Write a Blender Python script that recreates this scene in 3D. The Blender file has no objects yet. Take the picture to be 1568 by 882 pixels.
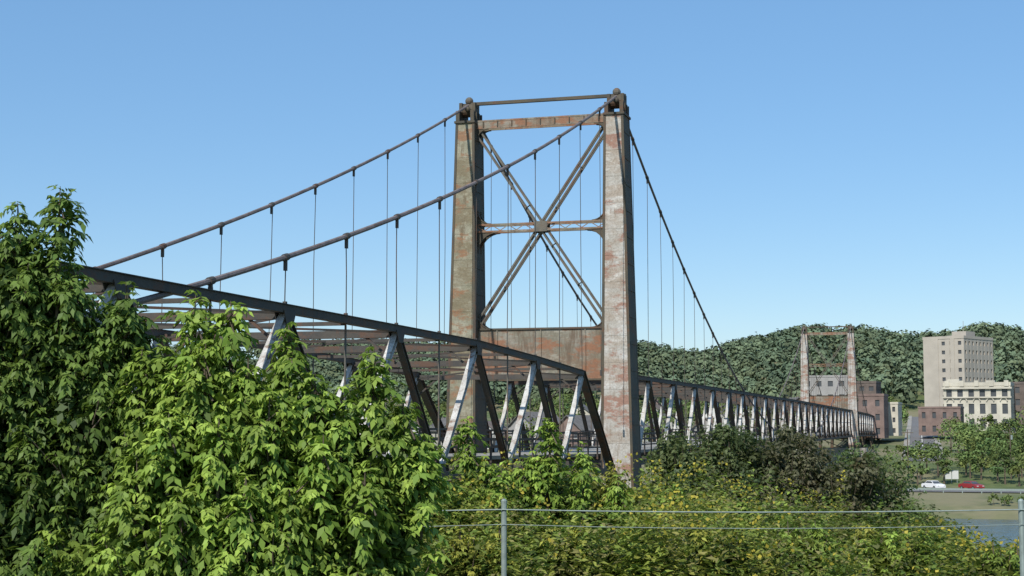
import bpy, math, numpy as np
from mathutils import Vector, Matrix
rng=np.random.default_rng(11)
TH=math.radians(16.18); ST,CT=math.sin(TH),math.cos(TH)
CX,CY=1.74,85.85
def B(s,t,z): return Vector((CX+s*ST+t*CT, CY+s*CT-t*ST, z))
def toS(x,y): return (x-CX)*ST+(y-CY)*CT
def toT(x,y): return (x-CX)*CT-(y-CY)*ST
scene=bpy.context.scene
# ---------------------------------------------------------------- materials
def newmat(n):
    m=bpy.data.materials.new(n); m.use_nodes=True
    nt=m.node_tree; nt.nodes.clear()
    out=nt.nodes.new('ShaderNodeOutputMaterial'); b=nt.nodes.new('ShaderNodeBsdfPrincipled')
    nt.links.new(b.outputs[0],out.inputs[0]); return m,nt,b,out
def N(nt,t,**k):
    n=nt.nodes.new(t)
    for a,v in k.items(): setattr(n,a,v)
    return n
def ramp(nt,fac,stops,interp='LINEAR'):
    r=N(nt,'ShaderNodeValToRGB'); r.color_ramp.interpolation=interp
    el=r.color_ramp.elements
    while len(el)<len(stops): el.new(.5)
    for e,(p,c) in zip(el,stops):
        e.position=p; e.color=(*c,1) if len(c)==3 else c
    nt.links.new(fac,r.inputs[0]); return r.outputs[0]
def noise(nt,scale,detail=4,rough=.55,vec=None,stretch=None):
    tc=N(nt,'ShaderNodeTexCoord'); src=tc.outputs['Object']
    if stretch:
        mp=N(nt,'ShaderNodeMapping'); mp.inputs['Scale'].default_value=stretch
        nt.links.new(src,mp.inputs[0]); src=mp.outputs[0]
    n=N(nt,'ShaderNodeTexNoise'); n.inputs['Scale'].default_value=scale
    n.inputs['Detail'].default_value=detail; n.inputs['Roughness'].default_value=rough
    nt.links.new(src,n.inputs['Vector']); return n.outputs['Fac']
def mix(nt,f,a,b):
    m=N(nt,'ShaderNodeMixRGB')
    for i,v in ((0,f),(1,a),(2,b)):
        if isinstance(v,(int,float)): m.inputs[i].default_value=v
        elif isinstance(v,tuple): m.inputs[i].default_value=(*v,1)
        else: nt.links.new(v,m.inputs[i])
    return m.outputs[0]
def bump(nt,b,h,st=.3,d=.05):
    n=N(nt,'ShaderNodeBump'); n.inputs['Strength'].default_value=st; n.inputs['Distance'].default_value=d
    nt.links.new(h,n.inputs['Height']); nt.links.new(n.outputs[0],b.inputs['Normal'])
def steel(name,paint,paint2,rust,amount,sc=1.0,rough=.75,rust2=None,band=None):
    m,nt,b,o=newmat(name)
    n1=noise(nt,.75*sc,6,.6); n2=noise(nt,.55*sc,8,.68,stretch=(1,1,2.2)); n3=noise(nt,9*sc,4)
    n4=noise(nt,2.4*sc,6,.7,stretch=(1,1,.18))
    c=mix(nt,ramp(nt,n1,[(.42,(0,0,0)),(.58,(1,1,1))]),paint,paint2)
    if band:
        n5=noise(nt,1.0,7,.72,stretch=(.25,.25,1.0))
        c=mix(nt,ramp(nt,n5,[(.46,(0,0,0)),(.60,(.85,.85,.85))]),c,band)
        n6=noise(nt,2.2,5,.7,stretch=(.6,.6,1.4))
        c=mix(nt,ramp(nt,n6,[(.56,(0,0,0)),(.66,(.6,.6,.6))]),c,tuple(min(.7,v*1.35) for v in paint))
    c=mix(nt,ramp(nt,n4,[(amount-.01,(0,0,0)),(amount+.10,(.85,.85,.85))]),c,rust2 or rust)
    c=mix(nt,ramp(nt,n2,[(amount-.04,(0,0,0)),(amount+.03,(.9,.9,.9))]),c,rust)
    c=mix(nt,ramp(nt,n3,[(.3,(.35,.35,.35)),(.6,(0,0,0))]),c,(.09,.07,.05))
    nt.links.new(c,b.inputs['Base Color']); b.inputs['Roughness'].default_value=rough
    bump(nt,b,n3,.35,.03); return m
M_leg=steel('weathered_tower_paint',(.49,.475,.44),(.38,.355,.31),(.29,.15,.105),.56,1.1,rust2=(.23,.17,.12),band=(.33,.27,.21))
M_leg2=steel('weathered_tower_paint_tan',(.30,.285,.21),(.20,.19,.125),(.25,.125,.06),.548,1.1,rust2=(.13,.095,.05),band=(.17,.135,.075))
M_edge=steel('tower_edge_and_shade_steel',(.05,.047,.035),(.08,.065,.04),(.10,.05,.025),.57)
M_port=steel('portal_plate_paint',(.27,.255,.21),(.18,.165,.12),(.25,.11,.055),.53,.9,rust2=(.12,.08,.05),band=(.20,.13,.08))
M_dark=steel('dark_and_shaded_steel',(.045,.043,.04),(.065,.058,.048),(.10,.05,.03),.56)  # chords and down-right diagonals carry their shade in this darker colour
M_diag=steel('silver_lit_truss_paint',(.56,.55,.51),(.42,.40,.36),(.20,.12,.08),.59,2)  # same truss steel, sunlit look of these diagonals put into a paler colour
M_brace=steel('brace_steel',(.085,.085,.075),(.13,.12,.095),(.13,.075,.045),.57,2)
M_cable=steel('cable_wrap',(.13,.11,.105),(.20,.16,.15),(.13,.08,.06),.6,2)
def plain(name,c,rough=.8,var=.25,sc=3,metal=0,spec=.5):
    m,nt,b,o=newmat(name)
    n=noise(nt,sc,5,.6)
    lo=tuple(v*(1-var) for v in c); hi=tuple(min(1,v*(1+var)) for v in c)
    nt.links.new(ramp(nt,n,[(.3,lo),(.7,hi)]),b.inputs['Base Color'])
    b.inputs['Roughness'].default_value=rough; b.inputs['Metallic'].default_value=metal
    b.inputs['Specular IOR Level'].default_value=spec
    return m
M_conc=plain('pier_concrete',(.30,.28,.24),.9,.3,.6)
M_asph=plain('asphalt',(.15,.145,.14),.9,.2,.8)
M_stri=plain('road_marking',(.6,.6,.55),.8,.1)
M_galv=plain('galvanised_steel',(.24,.29,.27),.6,.2,12,.2)
M_glass=plain('window_glass',(.07,.075,.08),.25,.2,.3)
M_cream=plain('cream_wall',(.48,.45,.37),.9,.18,.25)
M_beige=plain('apartment_wall',(.41,.37,.31),.9,.12,.2)
M_grey=plain('grey_wall',(.30,.29,.275),.9,.15,.2)
M_brick=plain('red_brick',(.19,.135,.115),.9,.25,.5)
M_dbrick=plain('dark_brick',(.13,.105,.09),.9,.25,.6)
M_roof=plain('roof_shingle',(.12,.115,.11),.95,.3,1)
M_roof2=plain('brown_roof',(.15,.12,.10),.95,.3,1)
M_whw=plain('white_siding',(.55,.55,.52),.8,.08,.5)
M_wpaint=plain('white_car_paint',(.8,.8,.8),.3,.03)
M_rpaint=plain('red_car_paint',(.28,.03,.03),.3,.05)
M_tyre=plain('tyre_rubber',(.02,.02,.02),.9,.1)
M_bark=plain('bark',(.11,.085,.06),.95,.35,8)
def leafmat(name,trans=.3,spec=.25):
    m,nt,b,o=newmat(name)
    a=N(nt,'ShaderNodeAttribute',attribute_name='col')
    nt.links.new(a.outputs['Color'],b.inputs['Base Color'])
    b.inputs['Roughness'].default_value=.55; b.inputs['Specular IOR Level'].default_value=spec
    t=N(nt,'ShaderNodeBsdfTranslucent')
    hs=mix(nt,.4,a.outputs['Color'],(.18,.28,.02))
    nt.links.new(hs,t.inputs[0])
    mx=N(nt,'ShaderNodeMixShader'); mx.inputs[0].default_value=trans
    nt.links.new(b.outputs[0],mx.inputs[1]); nt.links.new(t.outputs[0],mx.inputs[2])
    nt.links.new(mx.outputs[0],o.inputs[0]); return m
M_leaf=leafmat('leaf',.35); M_far=leafmat('far_foliage',.0,.03)
# ---------------------------------------------------------------- mesh builder
class MB:
    def __init__(s): s.v=[];s.f=[];s.m=[];s.mats=[];s.T=Matrix.Identity(4)
    def mi(s,m):
        if m not in s.mats: s.mats.append(m)
        return s.mats.index(m)
    def add(s,vs,fs,m):
        b=len(s.v); s.v+= [s.T@Vector(v) for v in vs]; k=s.mi(m)
        for f in fs: s.f.append([i+b for i in f]); s.m.append(k)
    HEX=[(0,3,2,1),(4,5,6,7),(0,1,5,4),(1,2,6,5),(2,3,7,6),(3,0,4,7)]
    def hexa(s,vs,m): s.add(vs,MB.HEX,m)
    def box(s,c,d,m):
        x,y,z=c;a,b,h=d[0]/2,d[1]/2,d[2]/2
        s.hexa([(x-a,y-b,z-h),(x+a,y-b,z-h),(x+a,y+b,z-h),(x-a,y+b,z-h),(x-a,y-b,z+h),(x+a,y-b,z+h),(x+a,y+b,z+h),(x-a,y+b,z+h)],m)
    def beam(s,p,q,w,h,m,up=None):
        p=Vector(p);q=Vector(q);d=(q-p).normalized()
        up=Vector(up) if up else Vector((0,0,1))
        if abs(d.dot(up))>.98: up=Vector((ST,CT,0))
        x=d.cross(up).normalized(); u=x.cross(d).normalized()
        x*=w/2;u*=h/2
        s.hexa([p-x-u,p+x-u,q+x-u,q-x-u,p-x+u,p+x+u,q+x+u,q-x+u],m)
    def ibeam(s,p,q,w,h,m,up=None,tk=.03):
        p=Vector(p);q=Vector(q);d=(q-p).normalized()
        upv=Vector(up) if up else Vector((0,0,1))
        if abs(d.dot(upv))>.98: upv=Vector((ST,CT,0))
        x=d.cross(upv).normalized()*(w/2-tk/2)
        s.beam(p-x,q-x,tk,h,m,upv); s.beam(p+x,q+x,tk,h,m,upv)
        s.beam(p,q,w-2*tk-.004,tk,m,upv)
    def cyl(s,p,q,r,m,n=8,r2=None):
        p=Vector(p);q=Vector(q);d=(q-p).normalized();r2=r if r2 is None else r2
        a=Vector((0,0,1)) if abs(d.z)<.9 else Vector((1,0,0))
        x=d.cross(a).normalized();y=d.cross(x)
        vs=[p+(x*math.cos(i*2*math.pi/n)+y*math.sin(i*2*math.pi/n))*r for i in range(n)]
        vs+=[q+(x*math.cos(i*2*math.pi/n)+y*math.sin(i*2*math.pi/n))*r2 for i in range(n)]
        fs=[(i,(i+1)%n,(i+1)%n+n,i+n) for i in range(n)]+[tuple(range(n))[::-1],tuple(range(n,2*n))]
        s.add(vs,fs,m)
    def ball(s,c,r,m,nu=10,nv=7):
        c=Vector(c);vs=[];fs=[]
        for j in range(nv+1):
            a=math.pi*j/nv
            for i in range(nu):
                b=2*math.pi*i/nu; vs.append(c+Vector((math.sin(a)*math.cos(b),math.sin(a)*math.sin(b),math.cos(a)))*r)
        for j in range(nv):
            for i in range(nu): fs.append((j*nu+i,(j+1)*nu+i,(j+1)*nu+(i+1)%nu,j*nu+(i+1)%nu))
        s.add(vs,fs,m)
    def prism(s,poly,ext,m):
        n=len(poly);ext=Vector(ext)
        vs=[Vector(p) for p in poly]+[Vector(p)+ext for p in poly]
        fs=[tuple(range(n))[::-1],tuple(range(n,2*n))]+[(i,(i+1)%n,(i+1)%n+n,i+n) for i in range(n)]
        s.add(vs,fs,m)
    def obj(s,name,parent=None):
        me=bpy.data.meshes.new(name); me.from_pydata([tuple(v) for v in s.v],[],s.f)
        for m in s.mats: me.materials.append(m)
        me.polygons.foreach_set('material_index',s.m)
        me.update()
        import bmesh
        bm=bmesh.new(); bm.from_mesh(me); bmesh.ops.recalc_face_normals(bm,faces=bm.faces); bm.to_mesh(me); bm.free()
        o=bpy.data.objects.new(name,me); scene.collection.objects.link(o)
        if parent: o.parent=parent
        return o
def empty(name):
    o=bpy.data.objects.new(name,None); scene.collection.objects.link(o); return o
# ---------------------------------------------------------------- terrain
prof=[(-4000,-2.2),(-90,-2.2),(-66,-2.35),(-60,-2.6),(-45,-4.2),(-20,-6.5),(5,-9),(12,-11.5),(20,-15.5),(40,-17),(140,-17),(148,-15),(156,-12.8),(170,-11.25),(195,-11.2),(212,-9.2),(232,-7.5),(350,-3),(450,-.8),(540,3),(620,10),(700,18),(800,22),(900,22),(1100,16),(2000,0),(8000,0)]
ps=np.array([p[0] for p in prof],float);pz=np.array([p[1] for p in prof],float)
hx=np.array([-3000,-800,-100,30,81,112,140,175,200,235,266,300,330,500,3000.]);hh=np.array([30,26,20,15,17,9,16,25,26,23,20,24,18,28,30.])
def gz(x,y):
    x=np.asarray(x,float);y=np.asarray(y,float)
    s=toS(x,y);z=np.interp(s,ps,pz)
    k=np.clip((s-520)/360,0,1);k=k*k*(3-2*k); k=k*np.clip((2500-s)/1500,0,1)
    xx=x*950/np.maximum(y,300)
    z=z+k*np.interp(xx,hx,hh)
    z=z+k*2.5*np.sin(x*.021+1)*np.sin(y*.017)
    nr=np.clip((-s-5)/20,0,1)*.12*(np.sin(x*.9+y*.4)+np.sin(y*.7-x*.3))
    return z+nr
sl=sorted(set([float(v) for v in ps]+list(np.arange(-90,30,2.5))+list(np.arange(160,520,10))+list(np.arange(520,1200,20))+list(np.arange(1200,8000,400))+[-3000,-1500,-700,-300,-180,-120]))
tl=sorted(set(list(np.arange(-60,90,2.5))+list(np.arange(-600,600,20))+list(np.arange(-6000,6001,400))))
S,Tt=np.meshgrid(sl,tl,indexing='ij')
X=CX+S*ST+Tt*CT;Y=CY+S*CT-Tt*ST;Z=gz(X,Y)
vs=np.stack([X,Y,Z],-1).reshape(-1,3);nt_=len(tl)
fs=[(i*nt_+j,i*nt_+j+1,(i+1)*nt_+j+1,(i+1)*nt_+j) for i in range(len(sl)-1) for j in range(nt_-1)]
me=bpy.data.meshes.new('ground');me.from_pydata(vs.tolist(),[],fs)
m,nt,b,o=newmat('grassy_ground')
n1=noise(nt,.03,5,.6);n2=noise(nt,.35,6,.65)
c=ramp(nt,n2,[(.3,(.05,.08,.025)),(.55,(.10,.13,.04)),(.75,(.17,.16,.07))])
c=mix(nt,ramp(nt,n1,[(.45,(0,0,0)),(.56,(.8,.8,.8))]),c,(.22,.19,.11))
nt.links.new(c,b.inputs['Base Color']);b.inputs['Roughness'].default_value=1;bump(nt,b,n2,.6,.4)
me.materials.append(m);me.polygons.foreach_set('use_smooth',[True]*len(fs));me.update()
g=bpy.data.objects.new('ground',me);scene.collection.objects.link(g)
def strip(name,s0,s1,t0,t1,z,mat):
    w=MB();w.add([B(s0,t0,z),B(s1,t0,z),B(s1,t1,z),B(s0,t1,z)],[(0,1,2,3)],mat);return w.obj(name)
m,nt,b,o=newmat('river_water')
b.inputs['Base Color'].default_value=(.05,.08,.09,1);b.inputs['Roughness'].default_value=.15
n=noise(nt,.6,4);bump(nt,b,n,.5,.4)
strip('river',11,152,-3000,3000,-14,m)
r=MB()
r.add([B(176,-900,-11.1),B(188,-900,-11.1),B(188,900,-11.1),B(176,900,-11.1)],[(0,1,2,3)],M_asph)
for k in range(-40,60): r.add([B(181.9,k*8,-11.09),B(182.1,k*8,-11.09),B(182.1,k*8+3.5,-11.09),B(181.9,k*8+3.5,-11.09)],[(0,1,2,3)],M_stri)
for a in (176.4,187.4): r.add([B(a,-300,-11.09),B(a+.15,-300,-11.09),B(a+.15,400,-11.09),B(a,400,-11.09)],[(0,1,2,3)],M_stri)
r.obj('riverside_road')
gr=MB()
for k in range(-30,60):
    gr.beam(B(174.6,k*3,-11.3),B(174.6,k*3,-10.5),.15,.15,M_galv)
gr.beam(B(174.5,-90,-10.62),B(174.5,178,-10.62),.06,.3,M_galv)
gr.obj('guardrail')
st=MB()
for (a,b2) in zip([232,350,450],[350,450,540]):
    za,zb=np.interp(a,ps,pz)+.12,np.interp(b2,ps,pz)+.12
    for (o0,o1,mm,dz) in ((14.5,20.5,M_asph,0),(13.1,14.5,M_conc,.12),(20.5,21.9,M_conc,.12)):
        def tt(s,o): return o-(s-212)*.02
        st.add([B(a,tt(a,o0),za+dz),B(b2,tt(b2,o0),zb+dz),B(b2,tt(b2,o1),zb+dz),B(a,tt(a,o1),za+dz)],[(0,1,2,3)],mm)
    st.add([B(a,17.4-(a-212)*.02,za+.01),B(b2,17.4-(b2-212)*.02,zb+.01),B(b2,17.6-(b2-212)*.02,zb+.01),B(a,17.6-(a-212)*.02,za+.01)],[(0,1,2,3)],M_stri)
st.obj('street')
# ---------------------------------------------------------------- bridge
bridge=empty('suspension_bridge')
W2=4.43;SPAN=213.0;PN=SPAN/24
def tower(s0,name):
    b=MB()
    def half(z):
        f=(17.45-z)/22.0
        return W2-.02+.16*f, .54+.38*f, .85+.32*f
    for sg in (-1,1):
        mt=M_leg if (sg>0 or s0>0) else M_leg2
        zs=[-14,-9,-4,-2.5,-1,.5,2,3.5,5,6.5,8,9.5,11,12.5,14,15.5,17.45]
        def ring(z,ex=0,es=None):
            c,a,d=half(max(z,-4.5)); c*=sg; es=ex if es is None else es
            return [B(s0-d-ex,c-a-es,z),B(s0-d-ex,c+a+es,z),B(s0+d+ex,c+a+es,z),B(s0+d+ex,c-a-es,z)]
        for z0,z1 in zip(zs[2:-1],zs[3:]):
            b.hexa(ring(z0)+ring(z1),mt)
            if z0>-4: b.hexa(ring(z0-.08,.012)+ring(z0+.08,.012),mt)
        c0,a0,d0=half(-4);c1,a1,d1=half(17.4)
        for i in (-1,1):
            for j in (-1,1):
                w=.11
                def cor(c,a,d,z):
                    tt=sg*c+i*a; ss=s0+j*d
                    return [B(ss+j*.03,tt-i*w,z),B(ss+j*.03,tt+i*.035,z),B(ss-j*w,tt+i*.035,z),B(ss-j*w,tt-i*w,z)]
                b.hexa(cor(c0,a0,d0,-4)+cor(c1,a1,d1,17.45),M_edge if s0==0 else M_leg)
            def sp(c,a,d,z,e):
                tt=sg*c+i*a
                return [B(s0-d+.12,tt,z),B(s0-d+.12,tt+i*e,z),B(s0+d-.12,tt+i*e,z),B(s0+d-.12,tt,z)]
            b.hexa(sp(c0,a0,d0,-4,.02)+sp(c1,a1,d1,17.4,.02),M_edge)  # near-black cover plates: the leg's shaded side put into their colour
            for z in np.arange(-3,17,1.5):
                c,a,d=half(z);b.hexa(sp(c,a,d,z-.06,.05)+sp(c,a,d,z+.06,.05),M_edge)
        c,a,d=half(-4)
        b.hexa([B(s0+x,sg*c+y,z) for z in (-4.6,-4.0) for x,y in ((-d-.3,-a-.3),(-d-.3,a+.3),(d+.3,a+.3),(d+.3,-a-.3))],M_edge)
        c=sg*W2
        def bx(sa,sb,ta,tb,za,zb,m):
            b.hexa([B(s0+x,c+y,z) for z in (za,zb) for x,y in ((sa,ta),(sa,tb),(sb,tb),(sb,ta))],m)
        bx(-.95,.95,-.62,.62,17.45,17.58,M_edge)
        for i in (-1,1):
            bx(-.85,.85,i*.40-.07,i*.40+.07,17.58,18.2,M_edge)
            bx(-.42,.42,i*.40-.09,i*.40+.09,18.2,18.75,M_edge)
            for j in (-.8,-.25,.3,.75): bx(j-.06,j+.06,i*.40+(.07 if i>0 else -.15),i*.40+(.15 if i>0 else -.07),17.58,18.2,M_edge)
        b.cyl(B(s0,c-.32,18.35),B(s0,c+.32,18.35),.40,M_edge,16)
        b.cyl(B(s0,c-.52,18.62),B(s0,c+.52,18.62),.17,M_edge,12)
        b.ball(B(s0,c,18.92),.24,M_brace)
        b.ball(B(s0-.62,c+.1,18.3),.17,M_edge)
    b.beam(B(s0,-W2,18.72),B(s0,W2,18.72),.22,.18,M_edge)
    e=W2-.58
    for z in (17.62,17.2): b.beam(B(s0-.3,-e,z),B(s0-.3,e,z),.06,.09,M_port);b.beam(B(s0+.3,-e,z),B(s0+.3,e,z),.06,.09,M_port)
    b.beam(B(s0-.3,-e,17.41),B(s0-.3,e,17.41),.03,.34,M_port);b.beam(B(s0+.3,-e,17.41),B(s0+.3,e,17.41),.03,.34,M_port)
    for k in range(9): b.beam(B(s0-.34,-e+.4+k*.86,17.24),B(s0-.34,-e+.4+k*.86,17.58),.05,.08,M_edge)
    zt,zb,zm=17.0,5.7,11.3
    it,ib=W2-.6,W2-.62
    for sg in (-1,1):
        p=B(s0,sg*it,zt);q=B(s0,-sg*ib,zb)
        d=(q-p).normalized();per=d.cross(Vector((ST,CT,0))).normalized()
        for off in (-.15,.15):
            for so in (-.16,.16):
                v=Vector((ST,CT,0))*(so+sg*.03)
                b.beam(p+per*off+v,q+per*off+v,.10,.10,M_brace,up=(ST,CT,0))
        L=(q-p).length;n=int(L/2.4)
        for k in range(1,n):
            a=p+d*(k/n*L)+Vector((ST,CT,0))*(-.22+sg*.03)
            b.beam(a-per*.16,a+per*.16,.012,.22,M_brace,up=(ST,CT,0))
    im=W2-.7+.15
    for z in (zm-.2,zm+.2):
        for so in (-.3,.3): b.beam(B(s0+so,-im,z),B(s0+so,im,z),.1,.1,M_port)
    for k in range(16):
        x0=-im+k*im/8;x1=x0+im/8
        b.beam(B(s0-.33,x0,zm-.15 if k%2 else zm+.15),B(s0-.33,x1,zm+.15 if k%2 else zm-.15),.012,.05,M_port)
    for so in (-.36,.36):
        b.hexa([B(s0+so+x,t,z) for x in (-.012,.012) for t,z in ((-.38,zm-.3),(.38,zm-.3),(.38,zm+.3),(-.38,zm+.3))],M_brace)
    def knee(sg,t_in,z_c,dz,r,m=M_edge):
        for so in (-.3,.27):
            poly=[B(s0+so,sg*(t_in+.15),z_c),]
            for k in range(9):
                a=math.pi/2*k/8
                poly.append(B(s0+so,sg*(t_in-r+r*math.sin(a)),z_c+dz*(r-r*math.cos(a))))
            poly.append(B(s0+so,sg*(t_in+.15),z_c+dz*r))
            b.prism(poly,Vector((ST,CT,0))*.03,m)
            for k in range(8):
                a0=math.pi/2*k/8;a1=math.pi/2*(k+1)/8
                b.beam(B(s0+so+.015,sg*(t_in-r+r*math.sin(a0)),z_c+dz*(r-r*math.cos(a0))),B(s0+so+.015,sg*(t_in-r+r*math.sin(a1)),z_c+dz*(r-r*math.cos(a1))),.12,.05,M_edge)
    for sg in (-1,1):
        knee(sg,half(zm)[0]-half(zm)[1],zm+.25,1,.8);knee(sg,half(zm)[0]-half(zm)[1],zm-.25,-1,1.2)
        knee(sg,half(5.5)[0]-half(5.5)[1],5.45,1,.8);knee(sg,half(17)[0]-half(17)[1],17.15,-1,.7)
    ip=W2-.62
    for so in (-.3,.3):
        b.hexa([B(s0+so+x,t,z) for x in (-.015,.015) for t,z in ((-ip,2.5),(ip,2.5),(ip,5.45),(-ip,5.45))],M_port)
        for z in (2.5,5.42): b.beam(B(s0+so*1.12,-ip,z),B(s0+so*1.12,ip,z),.14,.1,M_edge)
    for k in (-2,0,2): b.beam(B(s0-.335,k*1.3,2.56),B(s0-.335,k*1.3,5.36),.05,.1,M_port,up=(ST,CT,0))
    b.hexa([B(s0+x,y,z) for z in (-19,-4.6) for x,y in ((-2.6-(z<-9)*.5,-7-(z<-9)),(-2.6-(z<-9)*.5,7+(z<-9)),(2.6+(z<-9)*.5,7+(z<-9)),(2.6+(z<-9)*.5,-7-(z<-9)))],M_conc)
    return b.obj(name,bridge)
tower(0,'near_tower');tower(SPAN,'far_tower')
def cab_z(s,t):
    if s<0:
        return 18.7+.3844*s+.001536*s*s if t>0 else 18.7+.405*s+.00155*s*s
    if s<=SPAN: return -2.1+20.8*(1-s/(SPAN/2))**2
    q=SPAN-s
    return 18.7+.3844*q+.001536*q*q
cb=MB()
for t in (-W2,W2):
    ss=list(np.arange(-60,0,2.2))+list(np.arange(0,SPAN,PN/2))+list(np.arange(SPAN,SPAN+60,3))
    pts=[B(s,t,cab_z(s,t)) for s in ss]
    for p,q in zip(pts[:-1],pts[1:]): cb.cyl(p,q,.078,M_cable,8)
cb.obj('main_cables',bridge)
def ztop(s): return float(np.interp(s,[-62,-27,-18,-8.9,0,106,SPAN,SPAN+60,SPAN+140],[3.25,3.15,2.9,2.55,2.75,2.75,2.45,2.2,.8]))
def zbot(s): return float(np.interp(s,[-62,-27,0,106,SPAN,SPAN+60,SPAN+140],[-1.75,-1.9,-2.3,-2.2,-2.3,-2.6,-3.6]))
hg=MB()
for t in (-W2,W2):
    sset=[-(i*PN/2) for i in range(1,12)]+[i*PN/2 for i in range(1,48)]+[SPAN+i*PN/2 for i in range(1,12)]
    for s in sset:
        zc=cab_z(s,t);zt=ztop(s)
        ze=zt if zc>zt+.3 else zbot(s)
        if zc-ze<.3: continue
        p=B(s,t,zc);j=rng.normal(0,.06,2)
        mid=B(s+j[1]+.03,t,(zc+ze)/2+.2)
        hg.cyl(B(s+j[0],t,zc-.1),mid,.017 if s<60 else .03,M_dark,5);hg.cyl(mid,B(s-j[0],t,ze),.017 if s<60 else .03,M_dark,5)
        d=(B(s+.3,t,cab_z(s+.3,t))-B(s-.3,t,cab_z(s-.3,t))).normalized()
        hg.cyl(p-d*.12,p+d*.12,.105,M_dark,10)
        hg.beam(B(s,t,zc-.38),B(s,t,zc-.05),.08,.11,M_dark)
        if ze==zt: hg.beam(B(s,t,ze-.1),B(s,t,ze+.22),.1,.1,M_dark)
hg.obj('hangers',bridge)
def truss(b,t,snodes):
    for a,c in zip(snodes[:-1],snodes[1:]):
        b.beam(B(a,t,ztop(a)),B(c,t,ztop(c)),.28,.22,M_dark)
        b.beam(B(a,t,ztop(a)+.125),B(c,t,ztop(c)+.125),.36,.025,M_dark)
        m=(a+c)/2
        b.ibeam(B(a,t,ztop(a)-.12),B(m,t,zbot(m)+.1),.22,.24,M_dark,up=(CT,-ST,0))
        b.ibeam(B(c,t,ztop(c)-.12),B(m,t,zbot(m)+.1),.22,.22,M_diag,up=(CT,-ST,0))
        b.beam(B(m,t,zbot(m)),B(m,t,ztop(m)-.15),.05,.06,M_brace)
        b.beam(B(a,t,zbot(a)),B(c,t,zbot(c)),.26,.28,M_dark)
        for (p,z,sg) in ((a,ztop(a)-.2,1),(m,zbot(m)+.2,-1)):
            for dt in (-.15,.15):
                poly=[B(p-.4,t+dt,z+sg*.15),B(p+.4,t+dt,z+sg*.15),B(p+.22,t+dt,z-sg*.25),B(p-.22,t+dt,z-sg*.25)]
                b.prism(poly,Vector((CT,-ST,0))*.02,M_dark)
side=[-PN*i for i in range(7,0,-1)]
main=[0]+[PN*i for i in range(1,24)]+[SPAN]
far=[SPAN+PN*i for i in range(1,16)]
for t,nm in ((-W2,'left'),(W2,'right')):
    b=MB()
    truss(b,t,side)
    b.ibeam(B(-PN,t,ztop(-PN)),B(-1.4,t,-2.9),.34,.36,M_dark,up=(CT,-ST,0))
    b.beam(B(-PN,t,zbot(-PN)),B(-1.2,t,-2.75),.28,.3,M_dark)
    truss(b,t,[1.3]+main[1:-1]+[SPAN-1.3]);truss(b,t,far)
    b.obj(nm+'_stiffening_truss',bridge)
lt=MB()
for s in side+main[1:-1]+far:
    z=ztop(s)-.05
    lt.ibeam(B(s,-W2,z-.1),B(s,W2,z-.1),.2,.26,M_dark)
    for sg in (-1,1): lt.beam(B(s,sg*W2,z-1.1),B(s,sg*(W2-1.1),z-.2),.08,.08,M_dark)
for nodes in (side,main[1:-1],far):
    for a,c in zip(nodes[:-1],nodes[1:]):
        m=(a+c)/2
        lt.beam(B(m,-W2,ztop(m)-.1),B(m,W2,ztop(m)-.1),.12,.12,M_dark)
        lt.beam(B(a,-W2,ztop(a)-.1),B(c,W2,ztop(c)-.1),.08,.07,M_dark);lt.beam(B(a,W2,ztop(a)-.2),B(c,-W2,ztop(c)-.2),.08,.07,M_dark)
lt.obj('lateral_bracing',bridge)
dk=MB()
sd=[-62.5]+side+[0]+main[1:]+far
for a,c in zip(sd[:-1],sd[1:]):
    za,zc=zbot(a)+.55,zbot(c)+.55
    dk.beam(B(a,0,za),B(c,0,zc),6.6,.16,M_conc)
    for t in (-2.6,-1.3,0,1.3,2.6): dk.beam(B(a,t,za-.25),B(c,t,zc-.25),.14,.3,M_dark)
    for sx in (a,(a+c)/2): dk.beam(B(sx,-W2,zbot(sx)+.05),B(sx,W2,zbot(sx)+.05),.2,.5,M_dark)
    for t in (-3.7,3.7):
        for h in (.45,.8,1.15): dk.beam(B(a,t,za+h),B(c,t,zc+h),.07,.08,M_dark)
        for k in range(4):
            s=a+(c-a)*k/4;dk.beam(B(s,t,za+(zc-za)*k/4-.2),B(s,t,za+(zc-za)*k/4+1.15),.08,.08,M_dark)
dk.obj('deck',bridge)
pr=MB()
for s in (-60,-30,SPAN+34,SPAN+68,SPAN+104,SPAN+138):
    zb=zbot(s)-.2;zg=float(gz(*B(s,0,0)[:2]))-1
    for t in (-W2,W2): pr.beam(B(s,t*1.05,zg),B(s,t,zb),.7,.7,M_edge if s>-40 else M_conc)
    pr.beam(B(s,-W2-.5,zb-.3),B(s,W2+.5,zb-.3),.8,.5,M_edge)
    if zb-zg>3:
        pr.beam(B(s,-W2,zg+1),B(s,W2,zb-.5),.15,.15,M_edge);pr.beam(B(s,W2,zg+1),B(s,-W2,zb-.5),.15,.15,M_edge)
pr.obj('approach_bents',bridge)
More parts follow.
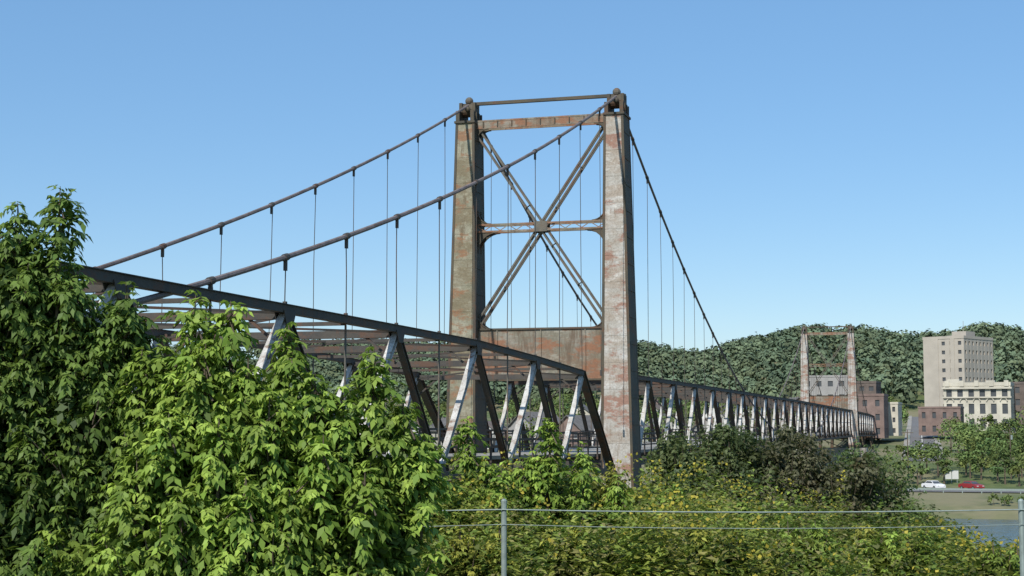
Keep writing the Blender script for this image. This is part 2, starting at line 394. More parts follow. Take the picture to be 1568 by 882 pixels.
# ---------------------------------------------------------------- foliage engine
def unit(a): return a/np.maximum(np.linalg.norm(a,axis=-1,keepdims=True),1e-9)
class Fol:
    def __init__(s): s.q=[];s.c=[];s.m=[]
    def leaves(s,o,d,nrm,L,W,col):
        d=unit(d);side=unit(np.cross(d,nrm));L=np.broadcast_to(L,(len(o),))[:,None];W=np.broadcast_to(W,(len(o),))[:,None]
        nn=np.cross(side,d)
        m=o+d*L*.42+nn*L*.06
        q=np.stack([o,m+side*W*.5,o+d*L-nn*L*.10,m-side*W*.5],1)
        s.q.append(q);s.c.append(np.broadcast_to(col,(len(o),3)));s.m.append(np.zeros(len(o),int))
    def limb(s,p,q,r0,r1,n=6,bend=.08,seg=4):
        p=np.array(p,float);q=np.array(q,float);pts=[p+(q-p)*k/seg for k in range(seg+1)]
        for k in range(1,seg): pts[k]=pts[k]+rng.normal(0,bend*np.linalg.norm(q-p)/seg,3)
        prev=None
        for k,pt in enumerate(pts):
            d=unit(pts[min(k+1,seg)]-pts[max(k-1,0)]);a=np.array([1.,0,0]) if abs(d[0])<.8 else np.array([0,1.,0])
            x=unit(np.cross(d,a));y=np.cross(d,x);r=r0+(r1-r0)*k/seg
            an=np.arange(n)*2*np.pi/n;ring=pt+r*(np.cos(an)[:,None]*x+np.sin(an)[:,None]*y)
            if prev is not None:
                qd=np.stack([prev,np.roll(prev,-1,0),np.roll(ring,-1,0),ring],1)
                s.q.append(qd);s.c.append(np.tile([.1,.08,.05],(n,1)));s.m.append(np.ones(n,int))
            prev=ring
    def spray(s,o,d,rach,L,W,col,nl=7):
        n=len(o);d=unit(d);up=np.tile([0,0,1.],(n,1));side=unit(np.cross(d,up)+1e-6)
        rach=np.broadcast_to(rach,(n,))[:,None]
        fr=[.3,.3,.6,.6,.85,.85,1.0][-nl:]
        for i,f in enumerate(fr):
            p=o+d*rach*f-up*(rach*.5*f*f)
            sg=0 if f==1 else (1 if i%2 else -1)
            ld=side*sg*.75+d*(.5 if sg else .8)-up*(.4+.55*f)+rng.normal(0,.22,(n,3))
            nr=up*.8+d*.6+rng.normal(0,.35,(n,3))
            k=rng.uniform(.65,1.25,n)
            s.leaves(p,ld,nr,L*k,W*k,np.clip(col*rng.uniform(.75,1.3,(n,1)),0,1))
    def shoots(s,tips,axes,ln,ns,rach,L,W,col,tipcol,nl=7,stem=True):
        n=len(tips);axes=unit(axes)
        for i in range(ns):
            u=(i+rng.random(n))/ns;az=i*2.4+rng.random(n)*6.28
            ref=np.tile([0,0,1.],(n,1))
            a=unit(np.cross(axes,ref+rng.normal(0,.2,(n,3))));bb=np.cross(axes,a)
            rad=a*np.cos(az)[:,None]+bb*np.sin(az)[:,None]
            o=tips-axes*(ln*u)[:,None]
            d=rad*(.5+.5*u)[:,None]+axes*(.95-.75*u)[:,None]+rng.normal(0,.12,(n,3))
            rr=rach*(.5+.6*u)
            cc=tipcol*((1-u)[:,None]**1.2)+col*(1-(1-u)[:,None]**1.2)
            s.spray(o,d,rr,L*(.7+.35*u),W*(.7+.35*u),cc,nl)
        if stem:
            for t,a,l in zip(tips,axes,np.broadcast_to(ln,(n,))): s.limb(t-a*l*1.15,t,.009,.003,4,.03,2)
    def leader(s,tip,h,rach,L,W,col,tipc,spread=.34):
        tip=np.array(tip,float);ts=[tip];ax=[np.array([rng.normal(0,.08),0,1.])];ln=[.42]
        k=0;z=.18
        while z<h:
            for j in range(3):
                az=k*2.4+j*2.1;r=spread*(z/h)**.7*rng.uniform(.6,1.25)
                ts.append(tip+[math.cos(az)*r,math.sin(az)*r,-z+.05+rng.normal(0,.05)]);ax.append(np.array([math.cos(az)*.8,math.sin(az)*.8,.8]));ln.append(rng.uniform(.25,.4))
            z+=.24;k+=1
        n=len(ts);v=rng.uniform(.8,1.2,(n,1))
        s.shoots(np.array(ts),np.array(ax),np.array(ln),9,rach,L,W,np.tile(col,(n,1))*v,np.tile(tipc,(n,1))*v)
        s.limb(tip-[0,0,h*1.3],tip,.02,.004,5,.03,4)
    def lobe_shoots(s,c,r,dens,ln,ns,rach,L,W,col,tip,var=.2,fill=True,nl=7):
        c=np.array(c,float);r=np.array(r,float) if np.ndim(r) else np.array([r,r,r],float)
        n=max(4,int(dens*(r[0]*r[1]+r[0]*r[2]+r[1]*r[2])/3*12))
        v=unit(rng.normal(0,1,(n,3)));v[:,2]=np.where(v[:,2]<-.5,-v[:,2],v[:,2])
        rr=rng.uniform(.6,1.15,(n,1))
        tips=c+v*r*rr
        ax=v*np.array([1,1,.6])*.7+np.array([0,0,.75])+rng.normal(0,.15,(n,3))
        k=rng.uniform(1-var,1+var,(n,1));hue=rng.uniform(0,1,(n,1))**2
        cc=np.array(col)*k*(1-hue*.5)+np.array(tip)*hue*.5;tc=np.array(tip)*k
        s.shoots(tips,ax,ln*rng.uniform(.7,1.3,n),ns,rach,L,W,cc,tc,nl,True)
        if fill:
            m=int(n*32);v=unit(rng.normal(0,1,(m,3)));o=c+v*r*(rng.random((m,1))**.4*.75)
            s.leaves(o,rng.normal(0,1,(m,3))-[0,0,.6],rng.normal(0,1,(m,3))+[0,0,.6],L*1.2,W*1.5,np.array(col)*rng.uniform(.45,.8,(m,1)))  # inner fill leaves darkened: the crown's inner shade put into leaf colour
    def clumps(s,c,r,ncl,nper,cr,L,W,col,var=.3,nb=.5,flat=.5):
        c=np.array(c,float);r=np.array(r,float) if np.ndim(r) else np.array([r,r,r],float)
        v=unit(rng.normal(0,1,(ncl,3)));v[:,2]=np.where(v[:,2]<-.6,-v[:,2],v[:,2])
        cc=c+v*r*rng.uniform(.45,1,(ncl,1));crr=cr*rng.uniform(.6,1.3,(ncl,1))
        k=rng.uniform(1-var,1+var,(ncl,1));hs=rng.normal(0,.05,(ncl,1))
        colr=np.clip(np.array(col)*k*(1+hs*np.array([1.5,0,-.5])),.004,1)
        n=ncl*nper;w=unit(rng.normal(0,1,(n,3)));idx=np.repeat(np.arange(ncl),nper)
        o=cc[idx]+w*crr[idx]*rng.uniform(.3,1.05,(n,1))*[1,1,.8]
        nr=w+[0,0,nb]+rng.normal(0,flat,(n,3))
        d=np.cross(nr,rng.normal(0,1,(n,3)))
        s.leaves(o,d,nr,L*rng.uniform(.7,1.3,n),W*rng.uniform(.7,1.3,n),colr[idx]*rng.uniform(.8,1.22,(n,1)))
    def crown(s,c,r,n,L,W,col):
        # lumpy single crown: leaves on a bumpy ellipsoid shell facing outward
        c=np.array(c,float);r=np.array(r,float);v=unit(rng.normal(0,1,(n,3)));v[:,2]=np.where(v[:,2]<-.35,-v[:,2],v[:,2])
        ph=rng.uniform(0,6.28,3)
        bm=1+.16*np.sin(v[:,0]*5+ph[0])*np.cos(v[:,2]*5+ph[1])+.12*np.sin(v[:,1]*7+v[:,2]*4+ph[2])
        o=c+v*r*bm[:,None]*rng.uniform(.82,1.04,(n,1))
        nr=v+rng.normal(0,.22,(n,3));d=np.cross(nr,rng.normal(0,1,(n,3)))
        o=o-unit(d)*L*.5
        s.leaves(o,d,nr,L*rng.uniform(.7,1.3,n),W*rng.uniform(.7,1.3,n),np.array(col)*rng.uniform(.8,1.2,(n,1)))
    def obj(s,name,mat=None):
        q=np.concatenate(s.q);c=np.concatenate(s.c);m=np.concatenate(s.m);n=len(q)
        me=bpy.data.meshes.new(name);me.vertices.add(n*4);me.vertices.foreach_set('co',q.reshape(-1).astype(np.float32))
        me.loops.add(n*4);me.loops.foreach_set('vertex_index',np.arange(n*4,dtype=np.int32))
        me.polygons.add(n);me.polygons.foreach_set('loop_start',np.arange(0,n*4,4,dtype=np.int32))
        me.materials.append(mat or M_leaf);me.materials.append(M_bark)
        me.polygons.foreach_set('material_index',m.astype(np.int32));me.update(calc_edges=True)
        at=me.color_attributes.new('col','FLOAT_COLOR','POINT')
        cc=np.ones((n*4,4),np.float32);cc[:,:3]=np.repeat(c,4,0);at.data.foreach_set('color',cc.reshape(-1))
        o=bpy.data.objects.new(name,me);scene.collection.objects.link(o);return o
G1=np.array([.085,.145,.036]);G2=np.array([.17,.25,.05])
f=Fol();bx,by=-5.5,15.8;zg=float(gz(bx,by))
f.limb((bx,by,zg-.1),(bx+.3,by-.2,1.4),.13,.05,8,.1,6)
lobes=[((-5.0,15.3,1.35),(.45,.5,.5)),((-5.5,15.6,1.0),(.75,.8,.75)),((-4.75,15.4,.7),(.5,.6,.5)),((-4.1,15.5,.75),(.38,.4,.38)),((-5.4,15.6,.0),(1.15,1,.9)),((-4.4,15.5,.1),(.8,.7,.7)),((-5.2,15.6,-1.1),(1.4,1.2,.9)),((-4.2,15.6,-.9),(.9,.8,.9)),((-6.8,15.9,.2),(1.2,1,1.2)),((-6.6,16,-1.2),(1.3,1,1))]
for c,r in lobes:
    f.limb((bx,by,max(zg+.4,c[2]-1.2)),c,.045,.015,5,.15,4)
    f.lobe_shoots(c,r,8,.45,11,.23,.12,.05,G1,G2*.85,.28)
for tp,h in (((-4.62,15.2,2.42),1.2),((-5.05,15.2,2.25),1.1),((-4.85,15.3,1.9),1.0),((-5.35,15.3,2.0),.9),((-4.4,15.3,1.25),.8),((-3.95,15.3,1.45),.8),((-4.15,15.3,1.2),.7),((-4.45,15.2,1.65),.6)):
    f.leader(tp,h,.25,.125,.052,G1*1.1,G2,.33)
f.obj('tall_leafy_tree')
G3=np.array([.145,.235,.040]);G4=np.array([.31,.42,.075])
def thicket(name,base,lobes,tips,dens=8,sc=1.0,c1=G3,c2=G4):
    f=Fol();zg=float(gz(*base))
    for k in range(4):
        c=lobes[k%len(lobes)][0]
        f.limb((base[0]+rng.normal(0,.12),base[1]+rng.normal(0,.12),zg-.1),c,.05,.018,6,.12,5)
    for c,r in lobes:
        f.limb((base[0],base[1],zg+.5),c,.03,.01,5,.15,4)
        v=rng.uniform(.82,1.12)
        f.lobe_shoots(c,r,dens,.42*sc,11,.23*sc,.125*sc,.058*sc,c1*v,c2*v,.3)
    for tp in tips:
        v=rng.uniform(.85,1.15)
        f.leader(tp[:3],tp[3] if len(tp)>3 else .8,.24*sc,.13*sc,.06*sc,c1*v,c2*v,.24*sc)
    f.obj(name)
thicket('leafy_sapling',(-3.0,15.0),[((-3.1,15,.15),(.4,.5,.45)),((-2.75,14.9,.05),(.4,.5,.45)),((-3.4,15,-.5),(.6,.7,.65)),((-2.6,14.8,-.75),(.65,.7,.65)),((-3.3,14.7,-1.5),(.9,.8,.8)),((-2.4,14.6,-1.6),(.8,.8,.75)),((-4.1,15.2,-1.6),(.9,.8,.7))],
 [(-3.15,14.9,1.28,1.1),(-2.8,14.9,1.22,1.1),(-3.72,15.1,.75,.7),(-3.45,15,.75,.7),(-3.0,14.7,.8,.6),(-2.6,14.8,.65,.8),(-3.3,14.5,.1,.6),(-2.8,14.4,.05,.6),(-3.6,14.5,-.35,.6),(-3.1,14.2,-.6,.6),(-2.5,14.2,-.5,.6)])
thicket('leafy_sapling',(-1.8,15.2),[((-2.1,15,-.25),(.38,.4,.4)),((-1.5,15,-.55),(.4,.4,.45)),((-2.1,14.9,-1.0),(.65,.6,.6)),((-1.4,15,-1.2),(.6,.6,.55)),((-1.9,14.7,-1.8),(.9,.8,.6)),((-1.1,14.9,-1.9),(.6,.6,.5))],
 [(-2.22,14.9,.98,1.1),(-1.95,14.9,.5,.7),(-1.38,15,.75,1.0),(-1.68,14.9,.35,.7),(-1.08,15,.25,.9),(-2.35,14.6,.3,.7),(-.90,15,-.2,.7),(-1.8,14.4,-.1,.6),(-1.4,14.4,-.45,.6),(-2.1,14.3,-.6,.6)])
thicket('leafy_sapling',(-.9,20),[((-1.1,20.4,-1.2),(.6,.5,.5)),((-.6,21,-1.5),(.6,.5,.4)),((.1,21.5,-1.6),(.6,.5,.4)),((.8,21.5,-1.6),(.6,.5,.35)),((-1.4,20.4,-.9),(.4,.5,.5))],
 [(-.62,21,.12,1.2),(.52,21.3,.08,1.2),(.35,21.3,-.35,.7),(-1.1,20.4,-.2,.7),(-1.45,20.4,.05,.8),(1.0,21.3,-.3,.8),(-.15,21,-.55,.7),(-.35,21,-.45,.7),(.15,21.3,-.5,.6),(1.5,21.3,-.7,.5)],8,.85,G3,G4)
def bush(name,lobes,col,L=.13,W=.07,ncl=34,nper=130,cr=.42):
    f=Fol();c0=lobes[0][0];zg=float(gz(c0[0],c0[1]))
    for c,r in lobes:
        for k in range(3): f.limb((c0[0]+rng.normal(0,.3),c0[1],zg),(c[0]+rng.normal(0,.4),c[1],c[2]+rng.normal(0,.3)),.06,.02,5,.15,4)
        f.clumps(c,r,int(ncl*r[0]*r[2]/1.6)+6,nper,cr,L,W,col,.35)
        n=36;v=unit(rng.normal(0,1,(n,3)));v[:,2]=abs(v[:,2])
        t=np.array(c)+v*np.array(r)*rng.uniform(1.0,1.25,(n,1))
        f.shoots(t,v*.6+[0,0,.8],np.full(n,.6),8,.16,L,W,np.tile(np.array(col)*1.1,(n,1)),np.tile(np.array(col)*1.6,(n,1)),5)
    f.obj(name)
D1=(.09,.115,.046);D2=(.085,.12,.042)
bush('dark_bush',[((4.2,38,-1.8),(1.2,1.2,1.5)),((5.6,38.5,-1.6),(1.2,1.2,1.5)),((4.1,37,-3.0),(1.2,1.2,1.1))],D1)
bush('dark_bush',[((7.0,39,-1.7),(1.5,1.3,1.5)),((6.4,38,-2.9),(1.5,1.2,1.2)),((8.3,38.5,-2.2),(1.3,1.2,1.4))],(.10,.10,.055))
bush('dark_bush',[((9.4,40,-2.0),(1.2,1.2,1.4)),((9.9,39,-3.0),(1.1,1.1,1.1)),((8.6,37.5,-3.3),(1.3,1.1,1.1)),((10.6,39,-3.2),(.9,1,.9))],D2)
bush('dark_bush',[((2.2,42,-3.5),(1.6,1.2,1.3)),((.6,43,-3.5),(1.5,1.2,1.4)),((-1.2,44,-3.4),(1.5,1.2,1.5))],(.085,.12,.04))
bush('dark_bush',[((-8.5,30,-1.6),(2.5,1.5,2)),((-5,30,-2),(2.5,1.5,1.7)),((-11,30,-.5),(2.5,1.5,2.5))],(.04,.06,.02),.18,.09,20)
f=Fol()
def weeds(n,x0,x1,y0,y1,h0,h1,L,W,ns,cols,flower=.3):
    a=rng.uniform(x0,x1,n);y=rng.uniform(y0,y1,n);x=a*y
    z=gz(x,y);patch=.5+.5*np.sin(x*1.3+np.sin(y*.8)*2)*np.sin(y*.6+x*.4)
    pat2=.5+.5*np.sin(x*.7+1.3*np.sin(y*1.1+x*.5))
    h=rng.uniform(h0,h1,n)*(.65+.5*patch)*(1-.38*np.clip((a-.27)/.04,0,1))
    tips=np.stack([x,y,z+h],1);ax=np.tile([0,0,1.],(n,1))+rng.normal(0,.2,(n,3))
    ci=rng.integers(0,len(cols),n);c=np.array(cols)[ci]*rng.uniform(.7,1.3,(n,1))
    c=c*(.7+.6*pat2[:,None])
    hue=(patch[:,None]>.6)*rng.uniform(0,1,(n,1))
    c=c*(1-.5*hue)+np.array([.32,.30,.05])*.5*hue
    for i in range(ns):
        u=(i+rng.random(n))/ns;az=rng.random(n)*6.28
        o=tips-unit(ax)*(h*u*.9)[:,None]
        d=np.stack([np.cos(az),np.sin(az),rng.uniform(-.5,.7,n)],1)
        k=.5+.8*u
        f.leaves(o+d*.03*rng.uniform(0,3,(n,1)),d,rng.normal(0,.4,(n,3))+[0,0,1],L*k,W*k,c*rng.uniform(.7,1.3,(n,1)))
    fl=rng.random(n)<flower*(patch**2*1.6)
    t=tips[fl];m=len(t)
    for k in range(7):
        f.leaves(t+rng.normal(0,.06,(m,3))-[0,0,.05],rng.normal(0,1,(m,3))+[0,0,.5],rng.normal(0,1,(m,3)),.06,.05,np.array([.50,.42,.06])*rng.uniform(.6,1.2,(m,1)))
cols=[(.14,.20,.04),(.19,.25,.05),(.24,.27,.06),(.12,.18,.035),(.20,.19,.07)]
weeds(2000,-.14,.38,17.4,24,.9,1.5,.16,.065,38,cols,.2)
weeds(1400,-.09,.22,24,34,1.3,2.4,.18,.075,32,cols,.25)
weeds(700,.2,.40,24,36,.5,1.1,.17,.06,24,cols,.15)
weeds(1400,-.3,.42,34,60,.8,1.7,.22,.09,20,cols,.05)
weeds(2400,-.2,.42,11.5,16.9,.35,.8,.13,.035,18,cols,.03)
f.obj('yellow_flowering_weeds')
YA=np.array([.18,.22,.04]);YB=np.array([.38,.37,.065]);YC=np.array([.12,.19,.04]);YD=np.array([.23,.33,.06])
def shrub(lbs,ca,cb_):
    f=Fol()
    for c,r in lbs:
        f.limb((c[0],c[1],float(gz(c[0],c[1]))-.1),c,.02,.01,5)
        v=rng.uniform(.8,1.2)
        f.lobe_shoots(c,r,11,.38,9,.16,.095,.045,ca*v,cb_*v,.35)
        for k in range(2):
            f.leader((c[0]+rng.uniform(-.8,.8)*r[0],c[1],c[2]+r[2]*rng.uniform(1.0,1.3)),.5,.16,.09,.042,ca*v,cb_*v,.16)
    f.obj('yellow_green_shrub')
shrub([((.35,22,-1.3),(.8,.5,.7)),((1.3,22.5,-1.35),(.8,.5,.7)),((-.3,21.8,-1.55),(.7,.5,.6))],YA,YB)
shrub([((2.2,23.5,-1.75),(.8,.6,.65)),((3.4,24,-2.0),(.8,.6,.65)),((4.5,25,-2.2),(.9,.6,.65))],YC,YD)
shrub([((.6,18.3,-1.65),(.5,.4,.4)),((1.5,18.6,-1.6),(.55,.4,.4)),((2.6,18.4,-1.7),(.5,.4,.42))],YC,YB)
shrub([((3.6,19,-1.65),(.5,.4,.4)),((4.7,18.8,-1.75),(.55,.4,.4)),((5.9,18.6,-1.9),(.45,.4,.38))],YA,YD)
shrub([((-.5,17.9,-1.7),(.45,.35,.4)),((2.0,20.5,-1.6),(.6,.4,.45)),((5.0,21,-1.9),(.6,.4,.45))],YA,YB)
# far bank / town trees
def fartrees(name,pts,h,nq,L,colf):
    f=Fol()
    for (x,y) in pts:
        zg=float(gz(x,y));hh_=h*rng.uniform(.6,1.25);r=hh_*rng.uniform(.36,.55)
        c=colf();f.limb((x,y,zg-.3),(x,y,zg+hh_*.5),.25*h/8,.12*h/8,5,.02,2)
        f.clumps((x,y,zg+hh_*.55),(r,r,hh_*.42),10,nq//10,r*.45,L,L*.75,c,.3,.4,.3)
    return f.obj(name,M_far)
def rp(n,a0,a1,y0,y1):
    y=np.sqrt(rng.uniform(y0**2,y1**2,n));a=rng.uniform(a0,a1,n);return list(zip(a*y,y))
gc=lambda:np.array([.10,.15,.052])*rng.uniform(.75,1.3)+np.array([.03,.015,0])*rng.random()
def ok(p):
    s=toS(*p);t=toT(*p)
    return not(172<s<196) and not(abs(t)<9 and s<360) and not(11.5<t+(s-212)*.02<23.5 and s>225) and s>158
fartrees('bank_trees',[p for p in rp(85,.258,.40,262,340) if ok(p)],6.5,330,.5,gc)
fartrees('bank_trees',[p for p in rp(16,.262,.42,226,234) if ok(p)],1.6,160,.3,gc)
fartrees('bank_trees',[p for p in rp(80,-.25,.26,235,330) if ok(p)],6,240,.6,gc)
fartrees('town_trees',[p for p in rp(270,-.2,.42,335,620) if ok(p)],9,230,.75,gc)
hc=lambda:(np.array([.098,.140,.088])*rng.uniform(.72,1.3)+np.array([.03,.018,.0])*rng.random())  # pale bluish base colour stands in for distance haze on the hill
f=Fol()
for (x,y) in rp(2100,-.14,.40,620,1010)+rp(350,-.5,-.14,650,1000)+rp(250,.40,.55,650,1000):
    if toS(x,y)<560: continue
    zg=float(gz(x,y));h=rng.uniform(7,15);c=hc();w_=h*rng.uniform(.36,.52)
    f.crown((x,y,zg+h*.5),(w_,w_,h*.46),95,2.0,1.7,c)
f.obj('hillside_forest',M_far)
# ---------------------------------------------------------------- buildings
def facade_building(name,x,y,z0,w,d,h,rot,floors,cf,cs,wall,wf=.45,hf=.5,parapet=.8,extras=None):
    root=empty(name);root.location=(x,y,z0);root.rotation_euler=(0,0,rot)
    b=MB();core=MB()
    core.box((0,0,h/2-.1),(w-.5,d-.5,h-.4),M_glass)
    fh=h/floors
    for k in range(floors+1):
        zc=k*fh;hh2=fh*(1-hf)
        lo=max(0,zc-hh2/2);hi=min(h,zc+hh2/2)
        b.box((0,0,(lo+hi)/2),(w,d,hi-lo),wall)
    def piers(L,n,fn):
        step=L/n;pw=step*(1-wf)
        for i in range(n+1):
            c=-L/2+i*step;a=max(-L/2,c-pw/2);e=min(L/2,c+pw/2)
            fn((a+e)/2,e-a)
    P=.04
    piers(w,cf,lambda c,ww:(b.box((c,-d/2+.13,h/2-.02),(ww,.3+P,h-.06),wall),b.box((c,d/2-.13,h/2-.02),(ww,.3+P,h-.06),wall)))
    piers(d,cs,lambda c,ww:(b.box((-w/2+.13,c,h/2-.03),(.3+P,ww,h-.08),wall),b.box((w/2-.13,c,h/2-.03),(.3+P,ww,h-.08),wall)))
    if parapet:
        for sx,sy,lx,ly in ((0,-1,w+.3,.35),(0,1,w+.3,.35),(-1,0,.35,d-.4),(1,0,.35,d-.4)):
            b.box((sx*(w/2-.03),sy*(d/2-.03),h+parapet/2),(lx,ly,parapet),wall)
    b.box((0,0,h+.1),(w-.6,d-.6,.2),M_roof)
    if extras: extras(b)
    b.obj('walls',root);core.obj('windows',root);return root
phi=math.radians(-45)
facade_building('apartment_building',146.2,491.9,-1.5,14.4,19.3,28.8,phi,10,5,8,M_beige,.42,.42,.9,extras=lambda b:(b.box((2,0,30.2),(5,6,2.6),M_beige),b.box((-4,3,29.8),(2,2,1.6),M_grey),b.cyl((2,0,31.5),(2,0,35),.08,M_grey,5),b.box((-4.4,-9.72,14.5),(5.2,.25,29),M_beige),b.box((3.2,-9.72,14.5),(1.4,.25,29),M_beige)))
def ornate(b):
    for i in range(5): b.box((-8+i*4,-7.25,13.5),(1.2,.5,1.6),M_cream)
    b.box((0,-7.3,9.6),(18.6,.6,.4),M_cream);b.box((0,-7.3,12.2),(18.9,.9,.5),M_cream)
    for i in range(5):
        for k in range(8):
            a=math.pi*k/8;a2=math.pi*(k+1)/8
            b.beam((-7.2+i*3.6+.95*math.cos(a),-7.26,8.5+.95*math.sin(a)),(-7.2+i*3.6+.95*math.cos(a2),-7.26,8.5+.95*math.sin(a2)),.3,.25,M_cream)
    b.box((-7,0,13.9),(3.4,4,2),M_cream);b.box((3,1,13.7),(2.4,3,1.6),M_cream)
facade_building('ornate_stone_building',133,428,-2.2,18,14,12.8,math.radians(-24),3,6,5,M_cream,.5,.66,1.0,extras=ornate)
facade_building('dark_brick_building',150,432,-2.5,12,14,13.8,math.radians(-20),4,4,4,M_dbrick,.4,.5,.6)
facade_building('brick_building',112.5,395,-3,10.5,9,7,math.radians(-22),2,4,3,M_brick,.35,.45,.5)
facade_building('brick_row_building',90,375,-3.5,6,10,10.3,math.radians(-20),3,2,4,M_brick,.35,.45,.6)
facade_building('dark_office_building',104,450,-1,11,10,13.0,math.radians(-22),4,4,4,M_dbrick,.5,.4,.6)
facade_building('cream_warehouse',96,385,-3,6,10,8,math.radians(-20),3,3,4,M_cream,.35,.45,.5)
facade_building('grey_block_building',92,440,-2,13,10,15.5,math.radians(-18),4,4,4,M_grey,.45,.4,.5)
def house(x,y,w,d,h,rot,wall,roof):
    root=empty('house');z0=float(gz(x,y))-.2;root.location=(x,y,z0);root.rotation_euler=(0,0,rot)
    b=MB();b.box((0,0,h/2),(w,d,h),wall)
    rh=w*.38
    for sy in (-1,1): b.prism([(-w/2,sy*(d/2-.15),h),(w/2,sy*(d/2-.15),h),(0,sy*(d/2-.15),h+rh)],(0,.1,0),wall)
    b.obj('walls',root);b=MB()
    for sx in (-1,1):
        b.prism([(sx*(w/2+.4),-d/2-.4,h-.3),(0,-d/2-.4,h+rh+.02),(0,-d/2-.4,h+rh+.22),(sx*(w/2+.4),-d/2-.4,h-.1)],(0,d+.8,0),roof)
    b.box((w*.2,d*.2,h+rh*.9),(.7,.7,1.8),M_brick);b.obj('roof',root)
    b=MB()
    for fl in range(2 if h>4.5 else 1):
        for i in (-1,0,1):
            if i==0 and fl==0: continue
            b.box((i*w*.3,-d/2,1.6+fl*2.8),(.95,.12,1.4),M_glass)
            b.box((i*w*.3,-d/2-.03,.85+fl*2.8),(1.2,.2,.1),M_whw)
        for i in (-1,1): b.box((-w/2,i*d*.25,1.6+fl*2.8),(.12,.95,1.4),M_glass);b.box((w/2,i*d*.25,1.6+fl*2.8),(.12,.95,1.4),M_glass)
    b.obj('windows',root);b=MB();b.box((0,-d/2,1.05),(1,.14,2.1),M_roof2);b.box((0,-d/2-.7,2.4),(2.4,1.4,.15),roof);b.obj('door',root)
hs=[(-22,330),(-30,345),(-14,350),(-5,372),(6,360),(-38,380),(16,345),(26,370),(36,352),(50,390),(60,430),(-12,410),(20,430),(75,480),(-50,430),(40,480),(105,560),(160,560),(130,610),(52,560)]
for i,(x,y) in enumerate(hs):
    house(x,y,rng.uniform(7,9.5),rng.uniform(8,11),float(rng.choice([3.2,5.6,5.6])),math.radians(rng.uniform(-60,30)),[M_whw,M_brick,M_cream,M_whw,M_grey][i%5],[M_roof,M_roof2][i%2])
# ---------------------------------------------------------------- cars, sign, poles
def car(name,x,y,z,rot,paint):
    root=empty(name);root.location=(x,y,z);root.rotation_euler=(0,0,rot)
    b=MB()
    pr_=[(-2.2,.35),(-2.25,.75),(-2.1,.95),(-1.3,1.02),(1.0,1.0),(2.0,.85),(2.2,.65),(2.2,.35)]
    b.prism([(p[0],-.88,p[1]) for p in pr_],(0,1.76,0),paint)
    b.hexa([(-1.45,-.8,1.0),(1.05,-.8,1.0),(1.05,.8,1.0),(-1.45,.8,1.0),(-.95,-.64,1.45),(.35,-.64,1.45),(.35,.64,1.45),(-.95,.64,1.45)],paint)
    b.obj('body',root);b=MB()
    for sy in (-1,1): b.hexa([(-1.3,sy*.79,1.05),(.9,sy*.79,1.05),(.9,sy*.7,1.05),(-1.3,sy*.7,1.05),(-.9,sy*.68,1.38),(.35,sy*.68,1.38),(.35,sy*.6,1.38),(-.9,sy*.6,1.38)],M_glass)
    b.hexa([(1.06,-.72,1.04),(1.06,.72,1.04),(.9,.72,1.04),(.9,-.72,1.04),(.44,-.6,1.4),(.44,.6,1.4),(.3,.6,1.4),(.3,-.6,1.4)],M_glass)
    b.hexa([(-1.47,-.72,1.04),(-1.47,.72,1.04),(-1.3,.72,1.04),(-1.3,-.72,1.04),(-1.02,-.6,1.4),(-1.02,.6,1.4),(-.9,.6,1.4),(-.9,-.6,1.4)],M_glass)
    b.obj('windows',root);b=MB()
    for sx in (-1.4,1.35):
        for sy in (-1,1): b.cyl((sx,sy*.9,.33),(sx,sy*.68,.33),.33,M_tyre,16);b.cyl((sx,sy*.91,.33),(sx,sy*.88,.33),.18,M_galv,10)
    b.obj('wheels',root);b=MB()
    for sy in (-.6,.6): b.box((2.19,sy,.68),(.08,.35,.14),M_whw);b.box((-2.24,sy,.78),(.06,.3,.12),M_rpaint)
    b.obj('lamps',root)
def onroad(az,s):
    y=(s+CX*ST+CY*CT)/(az*ST+CT);return az*y,y
x,y=onroad(.2785,184.5);car('car',x,y,-11.09,math.radians(-70),M_wpaint)
x,y=onroad(.3035,184.5);car('car',x,y,-11.09,math.radians(-65),M_rpaint)
b=MB();x,y=onroad(.2905,200)
zg=float(gz(x,y))
for k in (-1.0,0,1.0): b.box((x+k,y,zg+.9),(.1,.1,1.8),M_galv)
b.box((x-.62,y-.08,zg+1.5),(1.15,.06,1.5),M_whw);b.box((x+.66,y-.08,zg+1.5),(1.15,.06,1.5),M_whw);b.box((x,y-.13,zg+2.3),(2.6,.04,.08),M_galv)
b.obj('white_sign')
for az,s in ((.262,205),(.33,205),(.36,300)):
    b=MB();x,y=onroad(az,s);zg=float(gz(x,y))
    b.cyl((x,y,zg-.3),(x,y,zg+9),.12,M_bark,8,.08);b.box((x,y,zg+8.4),(2.2,.12,.12),M_bark)
    for k in (-1,-.5,.5,1): b.cyl((x+k,y,zg+8.46),(x+k,y,zg+8.65),.05,M_galv,6)
    b.cyl((x+.28,y,zg+7.2),(x+.28,y,zg+8),.2,M_galv,10)
    b.obj('utility_pole')
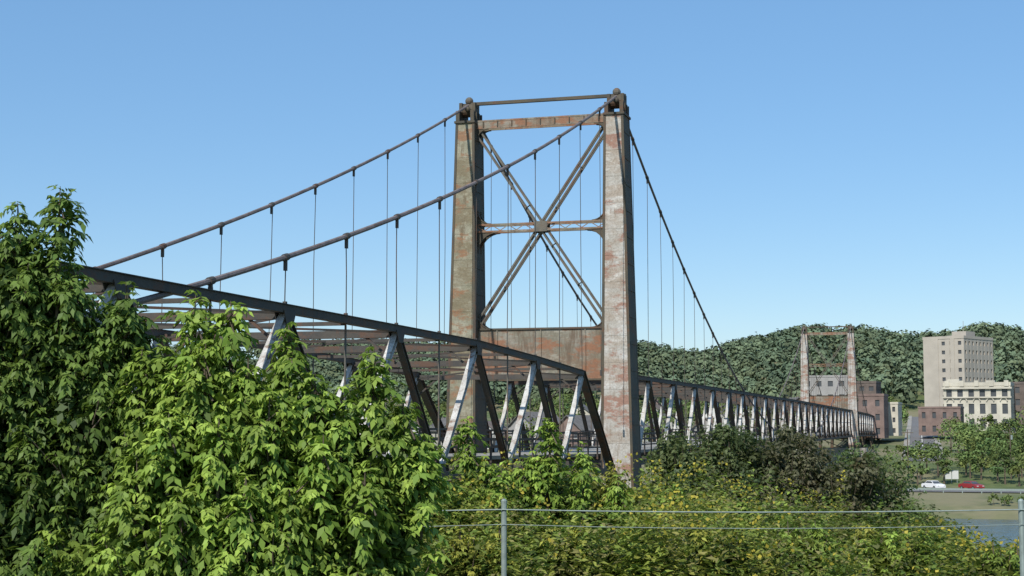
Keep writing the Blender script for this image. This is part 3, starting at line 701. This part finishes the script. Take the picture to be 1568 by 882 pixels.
# ---------------------------------------------------------------- wire fence
b=MB();FY=17.0
for k in range(-2,4):
    x=-.09+k*5.8;zg=float(gz(x,FY))
    top=-.87
    b.cyl((x,FY,zg-.2),(x,FY,top),.032,M_galv,10);b.ball((x,FY,top),.036,M_galv,8,5)
def wire(z0,r,ph):
    xs=np.arange(-11.69,17.31,5.8/6)
    for i,(a,c) in enumerate(zip(xs[:-1],xs[1:])):
        f0=((a+11.69)%5.8)/5.8;f1=((c+11.69-1e-6)%5.8)/5.8
        sg=lambda f:-ph*4*f*(1-f)
        b.cyl((a,FY-.04,z0+sg(f0)),(c,FY-.04,z0+sg(f1)),r,M_galv,5)
wire(-.955,.0075,.03);wire(-1.12,.004,.045)
b.obj('wire_fence')
# ---------------------------------------------------------------- light, world, camera
SUN=Vector((-.42,-.9,0)).normalized()*math.cos(math.radians(44))+Vector((0,0,math.sin(math.radians(44))))
ld=bpy.data.lights.new('sun','SUN');ld.energy=4.8;ld.angle=math.radians(.5);ld.color=(1,.95,.87)
lo=bpy.data.objects.new('sun',ld);lo.rotation_euler=SUN.to_track_quat('Z','Y').to_euler();scene.collection.objects.link(lo)
w=bpy.data.worlds.new('World');scene.world=w;w.use_nodes=True;nt=w.node_tree
sk=nt.nodes.new('ShaderNodeTexSky');sk.sky_type='NISHITA';sk.sun_disc=False;sk.sun_elevation=math.radians(44)
sk.sun_rotation=math.atan2(SUN.x,SUN.y)%(2*math.pi);sk.air_density=1.0;sk.dust_density=.3;sk.ozone_density=2.2
hs_=nt.nodes.new('ShaderNodeHueSaturation');hs_.inputs['Saturation'].default_value=1.2
nt.links.new(sk.outputs[0],hs_.inputs['Color'])
mx=nt.nodes.new('ShaderNodeMixRGB');mx.inputs[0].default_value=.45;mx.inputs[2].default_value=(1.65,3.3,5.7,1)
nt.links.new(hs_.outputs[0],mx.inputs[1])
bg=nt.nodes['Background'];nt.links.new(mx.outputs[0],bg.inputs[0]);bg.inputs[1].default_value=.138
cd=bpy.data.cameras.new('camera');cam=bpy.data.objects.new('camera',cd);scene.collection.objects.link(cam)
cd.sensor_width=36;cd.lens=52.8;cd.clip_end=20000;cd.clip_start=.1
cam.location=(0,0,0);cam.rotation_euler=(math.radians(90+5.17),0,0);scene.camera=cam
scene.view_settings.view_transform='Standard';scene.view_settings.look='None';scene.view_settings.exposure=0
